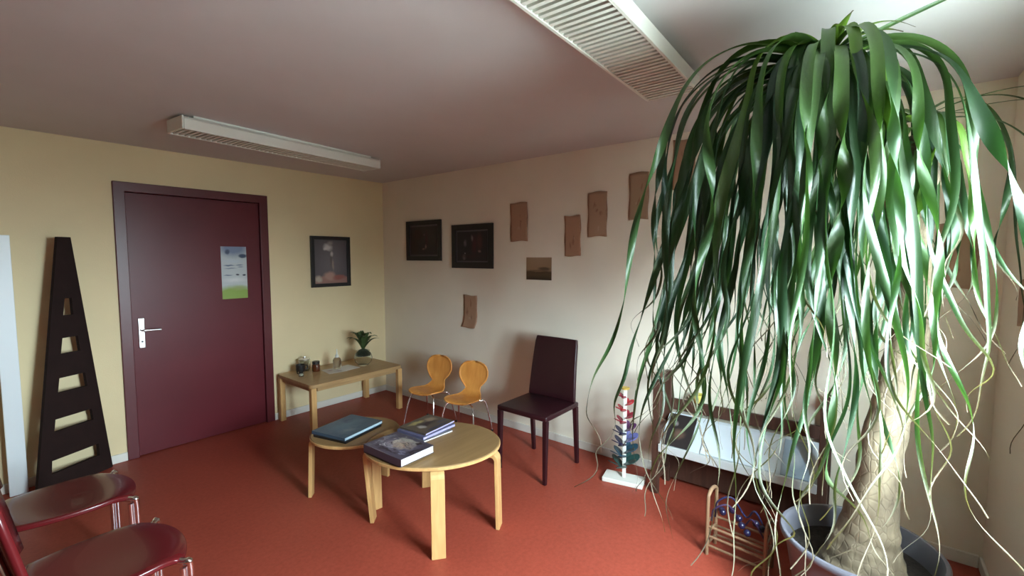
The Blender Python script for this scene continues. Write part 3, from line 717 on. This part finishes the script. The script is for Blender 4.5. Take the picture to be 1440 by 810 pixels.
# ------------------------------------------------------------------ small wooden bead frame toy
t = thing('bead_frame_toy', 'small wooden toy frame with arched end and purple beads on the floor by the pot', 'toy', (2.42, .455, 0), R(-5))
nat = wood('toy_frame_wood', (.20, .11, .06), (.27, .16, .09), .5, 3, 'Z')
for yy, hh in ((.15, .33), (-.12, .26)):
    b = B()
    tube(b, smooth_path([(-.06, yy, 0), (-.06, yy, hh - .06), (-.045, yy, hh - .015), (0, yy, hh), (.045, yy, hh - .015), (.06, yy, hh - .06), (.06, yy, 0)], 6), .0095, 10)
    for zz in (.05, .11, .17): tube(b, [(-.06, yy, zz), (.06, yy, zz)], .006, 8)
    link('arched_end', b, nat, t, True)
b = B()
for sx in (-.06, .06):
    for zz in (.05, .10, .15): tube(b, [(sx, -.12, zz), (sx, .15, zz)], .0065, 8)
link('side_rungs', b, nat, t, True)
wr = [((.30, .02, .40), mat('blue_wire', (.015, .018, .06), .3)), ((.28, -.03, .30), mat('violet_wire', (.03, .016, .05), .3))]
for k, ((h1, xo, a_), m_) in enumerate(wr):
    b = B(); tube(b, smooth_path([(xo, .14, .17), (xo - .03, .12, h1 - .03), (xo, .06, h1), (xo + .03, .0, h1 - .09), (xo, -.05, h1 - .03), (xo, -.11, .17)], 8), .0045, 8); link('wire_loop', b, m_, t, True)
rn = random.Random(5)
pm_ = mat('purple_bead', (.012, .010, .035), .3)
for k in range(9):
    b = B(); bmesh.ops.create_icosphere(b, subdivisions=2, radius=.017); o = link('bead', b, pm_ if k % 3 else cm['navy'], t, True); o.location = (rn.choice((-.055, -.01, .055)), .12 - .026 * k, .185 + .05 * rn.random())

# ------------------------------------------------------------------ big potted palm
PX, PY = 2.30, .0
palm = thing('potted_palm', 'tall ponytail palm with long drooping leaves in a grey lilac pot', 'potted plant', (PX, PY, 0))
b = B(); lathe(b, [(0, 0), (.20, 0), (.205, .01), (.262, .325), (.262, .332), (.278, .334), (.281, .342), (.281, .354), (.276, .360), (.264, .360), (.260, .352), (.256, .33), (.246, .26), (0, .26)], 72, cap=False)
link('pot', b, M['pot'], palm, True)
b = B(); ringn = 10; vs = []
for i in range(ringn + 1):
    r = .2475 * i / ringn; vs.append([b.verts.new((r * math.cos(2*PI*k/40), r * math.sin(2*PI*k/40), .268 + (.02 * noise.noise(Vector((r * 30 * math.cos(k), k * .7, i)))) * (1 if i < ringn else 0))) for k in range(40)] if i else [b.verts.new((0, 0, .28))])
for i in range(ringn):
    for k in range(40):
        k2 = (k + 1) % 40
        if i == 0: b.faces.new((vs[0][0], vs[1][k], vs[1][k2]))
        else: b.faces.new((vs[i][k], vs[i+1][k], vs[i+1][k2], vs[i][k2]))
link('soil', b, M['soil'], palm, True)

def bark():
    m, nt, bs = new_mat('palm_bark'); N, Lk = nt.nodes, nt.links
    tc = N.new('ShaderNodeTexCoord'); mp = N.new('ShaderNodeMapping'); mp.inputs['Scale'].default_value = (1, 1, .55); Lk.new(tc.outputs['Object'], mp.inputs[0])
    v = N.new('ShaderNodeTexVoronoi'); v.inputs['Scale'].default_value = 38; v.feature = 'DISTANCE_TO_EDGE'; Lk.new(mp.outputs[0], v.inputs['Vector'])
    n = N.new('ShaderNodeTexNoise'); n.inputs['Scale'].default_value = 14; n.inputs['Detail'].default_value = 8; Lk.new(mp.outputs[0], n.inputs['Vector'])
    r = N.new('ShaderNodeValToRGB'); r.color_ramp.elements[0].position = .3; r.color_ramp.elements[1].position = .65
    r.color_ramp.elements[0].color = (.085, .060, .036, 1); r.color_ramp.elements[1].color = (.23, .18, .115, 1); Lk.new(n.outputs['Fac'], r.inputs[0])
    r2 = N.new('ShaderNodeValToRGB'); r2.color_ramp.elements[0].color = (.62, .58, .54, 1); r2.color_ramp.elements[1].position = .10; r2.color_ramp.elements[1].color = (1, 1, 1, 1); Lk.new(v.outputs['Distance'], r2.inputs[0])
    mx = N.new('ShaderNodeMix'); mx.data_type = 'RGBA'; mx.blend_type = 'MULTIPLY'; mx.inputs[0].default_value = .3; Lk.new(r.outputs[0], mx.inputs[6]); Lk.new(r2.outputs[0], mx.inputs[7])
    Lk.new(mx.outputs[2], bs.inputs['Base Color']); bs.inputs['Roughness'].default_value = .8
    bp = N.new('ShaderNodeBump'); bp.inputs['Strength'].default_value = .6; bp.inputs['Distance'].default_value = .005
    ad = N.new('ShaderNodeMath'); ad.operation = 'ADD'; Lk.new(r2.outputs[0], ad.inputs[0]); Lk.new(n.outputs['Fac'], ad.inputs[1]); Lk.new(ad.outputs[0], bp.inputs['Height']); Lk.new(bp.outputs[0], bs.inputs['Normal'])
    return m
bark_m = bark()
CA = Vector((1.70, .135, 2.115))      # main crown
CB = Vector((2.02, -.10, 1.96))      # rear crown
base = Vector((2.235, -.02, 0))
def trunk(pts, rads, name):
    path = smooth_path(pts, 10)
    n = len(path); rr = []
    for i in range(n):
        q = i / (n - 1) * (len(rads) - 1); k = min(int(q), len(rads) - 2); f = q - k
        rr.append((rads[k] * (1 - f) + rads[k+1] * f) * (1 + .02 * math.sin(i * 1.3)))
    b = B(); tube(b, [p - Vector((PX, PY, 0)) for p in path], rr, 24)
    for v in b.verts:
        d = noise.noise_vector(v.co * 14) * .010; v.co += d
    return link(name, b, bark_m, palm, True)
trunk([(2.225, -.015, .25), (2.23, -.02, .34), (2.235, -.03, .45), (2.24, -.045, .62), (2.255, -.065, .85), (2.285, -.10, 1.10), (2.31, -.13, 1.32), (2.28, -.13, 1.48), (2.17, -.09, 1.63)],
      [.160, .130, .098, .076, .066, .060, .056, .053, .050], 'trunk')
trunk([(2.19, -.10, 1.60), (2.05, -.02, 1.78), (1.88, .07, 1.93), (1.76, .12, 2.02), tuple(CA - Vector((0, 0, .02)))], [.050, .042, .038, .035, .028], 'branch')
trunk([(2.19, -.09, 1.58), (2.14, -.12, 1.72), (2.03, -.12, 1.84), tuple(CB - Vector((0, 0, .03)))], [.048, .038, .034, .028], 'branch')

def leaf_material():
    m = bpy.data.materials.new('palm_leaf'); m.use_nodes = True; nt = m.node_tree; N, Lk = nt.nodes, nt.links
    bs = N['Principled BSDF']; out = N['Material Output']
    at = N.new('ShaderNodeAttribute'); at.attribute_name = 'leafdata'; sp = N.new('ShaderNodeSeparateColor'); Lk.new(at.outputs['Color'], sp.inputs[0])
    # per leaf variety: dark green .. mid green, young leaves fresh green, dry tan tips
    r = N.new('ShaderNodeValToRGB'); r.color_ramp.elements[0].color = (.008, .026, .012, 1); r.color_ramp.elements[1].color = (.020, .055, .018, 1); Lk.new(sp.outputs[1], r.inputs[0])
    mx = N.new('ShaderNodeMix'); mx.data_type = 'RGBA'; Lk.new(sp.outputs[2], mx.inputs[0]); Lk.new(r.outputs[0], mx.inputs[6]); mx.inputs[7].default_value = (.15, .27, .03, 1)
    tr = N.new('ShaderNodeValToRGB'); tr.color_ramp.elements[0].position = .72; tr.color_ramp.elements[1].position = .92; Lk.new(sp.outputs[0], tr.inputs[0])
    m2 = N.new('ShaderNodeMix'); m2.data_type = 'RGBA'; Lk.new(tr.outputs[0], m2.inputs[0]); Lk.new(mx.outputs[2], m2.inputs[6]); m2.inputs[7].default_value = (.11, .085, .055, 1)
    Lk.new(m2.outputs[2], bs.inputs['Base Color']); rr = N.new('ShaderNodeMapRange'); rr.inputs['To Min'].default_value = .40; rr.inputs['To Max'].default_value = .85; Lk.new(tr.outputs[0], rr.inputs[0]); Lk.new(rr.outputs[0], bs.inputs['Roughness']); bs.inputs['Specular IOR Level'].default_value = .45
    tl = N.new('ShaderNodeBsdfTranslucent'); br = N.new('ShaderNodeMix'); br.data_type = 'RGBA'; br.blend_type = 'MULTIPLY'; br.inputs[0].default_value = 1
    Lk.new(m2.outputs[2], br.inputs[6]); br.inputs[7].default_value = (1.2, 1.35, .6, 1); Lk.new(br.outputs[2], tl.inputs[0])
    ms = N.new('ShaderNodeMixShader'); ms.inputs[0].default_value = .20; Lk.new(bs.outputs[0], ms.inputs[1]); Lk.new(tl.outputs[0], ms.inputs[2]); Lk.new(ms.outputs[0], out.inputs[0])
    return m
leaf_m = leaf_material()
lb = B(); ldata = []
def sm(x): x = max(0.0, min(1.0, x)); return x * x * (3 - 2 * x)
def leaf(c, az, e0, Lb, L, w, rnd, young=0.0, eend=-88, wav=1.0, twist=None, off=.03):
    N_ = max(20, int(L / .022)); ds = L / N_
    d0 = Vector((math.cos(az), math.sin(az), 0))
    p = c + d0 * off + Vector((0, 0, rnd.uniform(-.03, .03)))
    g = rnd.random(); ph = [rnd.uniform(0, 6.28) for _ in range(6)]
    TW = twist if twist is not None else rnd.choice((-1, 1)) * rnd.uniform(.8, 6.5)
    k1, k2 = rnd.uniform(7, 16), rnd.uniform(18, 32)
    A1 = rnd.uniform(.08, .30) * wav; A2 = rnd.uniform(.0, .30) * wav; curl = rnd.uniform(-.6, .6) * wav
    prev = None; dz = rnd.uniform(-.4, .4)
    for i in range(N_ + 1):
        s = i * ds; q = s / L
        th = R(e0 + (eend - e0) * sm(s / Lb) ** .85)
        hang = sm((s - Lb * .5) / .4)
        tipq = sm((q - .55) / .45)
        azz = az + dz * hang
        t = Vector((math.cos(th) * math.cos(azz), math.cos(th) * math.sin(azz), math.sin(th)))
        wob = Vector((math.sin(k1 * s + ph[0]) * A1 + math.sin(k2 * s + ph[1]) * A2 * tipq, math.sin(k1 * s * .9 + ph[2]) * A1 + math.sin(k2 * s + ph[3]) * A2 * tipq, 0)) * hang * (.6 + 1.9 * tipq)
        wob += Vector((math.cos(ph[4]), math.sin(ph[4]), .0)) * curl * tipq * 1.3
        t = (t + wob).normalized()
        if i: p = p + t * ds
        # keep clear of walls, ceiling
        if p.y < FY + .03: p.y = FY + .03
        if p.z > H - .015: p.z = H - .015
        if p.x > DX - .05: p.x = DX - .05
        side = Vector((-math.sin(azz), math.cos(azz), 0)); side = (side - t * side.dot(t)).normalized()
        nrm = side.cross(t)
        tau = TW * hang * max(0, s - Lb * .75) * 2.4 + .35 * math.sin(3 * s + ph[5])
        sv = side * math.cos(tau) + nrm * math.sin(tau); nv = t.cross(sv)
        wd = w * (.75 + .25 * sm(s / .12)) * (1 - max(0, min(1, (q - .42) / .48)) ** .9 * .88) / 2
        wd = max(wd, .0013)
        cv = .30 * wd
        cur = [lb.verts.new(p - sv * wd), lb.verts.new(p - sv * wd * .5 - nv * cv * .75), lb.verts.new(p - nv * cv), lb.verts.new(p + sv * wd * .5 - nv * cv * .75), lb.verts.new(p + sv * wd)]
        yv = young * (1 - sm(q / .5) * (.7 if young < .95 else .2))
        ldata.extend([(q, g, yv, 1)] * 5)
        if prev:
            for k in range(4): lb.faces.new((prev[k], prev[k+1], cur[k+1], cur[k]))
        prev = cur
        if p.z < .02: break
rnd = random.Random(11)
fw = Vector((math.cos(YAW), math.sin(YAW), 0)); rt = Vector((math.sin(YAW), -math.cos(YAW), 0)); azr = math.atan2(rt.y, rt.x)
def ring_of(c, n, e0r, Lbr, Lr, wr_, yng=0.0, jit=.35, wav=1.0, off=.03):
    """one whorl of leaves; the plant is fuller away from the window wall"""
    for k in range(n):
        az = 2 * PI * (k + rnd.uniform(-jit, jit)) / n
        d = Vector((math.cos(az), math.sin(az), 0)); near = max(0, -d.dot(fw)); right = max(0, d.dot(rt))
        if right > .3 and rnd.random() < .50 * right + .25 * near: continue
        left = max(0, -d.dot(rt))
        f = .93 - .44 * near - .08 * right - .12 * left
        leaf(c, az, rnd.uniform(*e0r) - 10 * near, rnd.uniform(*Lbr) * f, rnd.uniform(*Lr) * (1.16 - .32 * right - .08 * near), rnd.uniform(*wr_), rnd, rnd.random() * yng, eend=rnd.uniform(-90, -76), wav=wav, off=off)
ring_of(CA + Vector((0, 0, -.08)), 28, (-20, 15), (.20, .45), (.9, 1.4), (.018, .027), .1)
ring_of(CA + Vector((0, 0, -.05)), 48, (0, 26), (.35, .65), (1.05, 1.55), (.021, .031), .15)
ring_of(CA + Vector((0, 0, -.02)), 48, (12, 34), (.50, .82), (1.1, 1.65), (.022, .033), .25)
ring_of(CA, 26, (22, 38), (.62, .9), (1.1, 1.75), (.024, .036), .35)
ring_of(CA + Vector((0, 0, .01)), 16, (32, 48), (.40, .60), (.9, 1.4), (.026, .038), .8)
for k in range(13): leaf(CA + Vector((0, 0, .0)), k * 2.4, rnd.uniform(35, 66), rnd.uniform(.22, .36), rnd.uniform(.13, .26), rnd.uniform(.024, .034), rnd, 1.0, eend=-40, wav=.2, twist=.2, off=.010)
ring_of(CB + Vector((0, 0, -.06)), 14, (-20, 25), (.18, .36), (.6, 1.0), (.018, .030), .3)
ring_of(CB, 15, (10, 38), (.30, .50), (.7, 1.1), (.020, .034), .8)
ring_of(CB + Vector((0, 0, .02)), 8, (50, 72), (.25, .42), (.5, .9), (.018, .028), 1.0, off=.012)
# a few stiff long arcs reaching right and up
for (da, e0, Lb, L, w_) in ((-.25, 22, 1.2, 1.2, .012), (.1, 26, 1.05, 1.3, .013), (-.5, 12, 1.1, 1.25, .012), (.35, 30, .9, 1.4, .014), (.0, 5, .8, 1.5, .014)):
    leaf(CB + Vector((0, 0, .02)), azr + da, e0, Lb, L, w_, rnd, .2, wav=.4, twist=.2)
leaf(CA + Vector((0, 0, .03)), azr - .6, 20, 3.0, .50, .020, rnd, .2, wav=.2, twist=.2)
me = bpy.data.meshes.new('foliage')
for v in lb.verts: v.co -= Vector((PX, PY, 0))
lb.to_mesh(me); lb.free()
at = me.color_attributes.new('leafdata', 'FLOAT_COLOR', 'POINT')
at.data.foreach_set('color', [x for c in ldata for x in c])
for p_ in me.polygons: p_.use_smooth = True
me.materials.append(leaf_m)
fo = bpy.data.objects.new('foliage', me); C.objects.link(fo); fo.parent = palm; fo['label'] = 'long arching green leaves with dry tan tips'

# ------------------------------------------------------------------ light: overcast daylight through the window
wd_ = bpy.data.worlds.new('sky'); scn.world = wd_; wd_.use_nodes = True; nt = wd_.node_tree; N, Lk = nt.nodes, nt.links
bg = N['Background']; tc = N.new('ShaderNodeTexCoord'); sp = N.new('ShaderNodeSeparateXYZ'); Lk.new(tc.outputs['Generated'], sp.inputs[0])
rp = N.new('ShaderNodeValToRGB'); mr = N.new('ShaderNodeMapRange'); mr.inputs['From Min'].default_value = -1; mr.inputs['From Max'].default_value = 1; Lk.new(sp.outputs['Z'], mr.inputs[0]); Lk.new(mr.outputs[0], rp.inputs[0])
rp.color_ramp.elements[0].position = .46; rp.color_ramp.elements[0].color = (.15, .18, .185, 1)
rp.color_ramp.elements[1].position = .53; rp.color_ramp.elements[1].color = (.75, .90, 1.0, 1)
Lk.new(rp.outputs[0], bg.inputs[0]); bg.inputs[1].default_value = 44.0
pl_ = bpy.data.lights.new('window_portal', 'AREA'); pl_.shape = 'RECTANGLE'; pl_.size = ww; pl_.size_y = wh; pl_.cycles.is_portal = True
po = bpy.data.objects.new('window_portal', pl_); C.objects.link(po); po.location = ((WX0 + WX1) / 2, F0 - .02, (WZ0 + WZ1) / 2); po.rotation_euler = (R(90), 0, 0)

# ------------------------------------------------------------------ camera
cam = bpy.data.cameras.new('camera'); co = bpy.data.objects.new('camera', cam); C.objects.link(co)
co.location = (0, 0, 1.53); co.rotation_euler = (PI/2 - PITCH, 0, YAW - PI/2)
cam.sensor_width = 36; cam.lens = 36 * 636 / 1440; cam.clip_start = .02
scn.camera = co
scn.view_settings.view_transform = 'Standard'; scn.view_settings.look = 'None'; scn.view_settings.gamma = 1; scn.view_settings.use_curve_mapping = False
scn.view_settings.exposure = 1.9
scn.cycles.max_bounces = 10; scn.cycles.diffuse_bounces = 6; scn.cycles.use_denoising = True
scn.cycles.transparent_max_bounces = 12
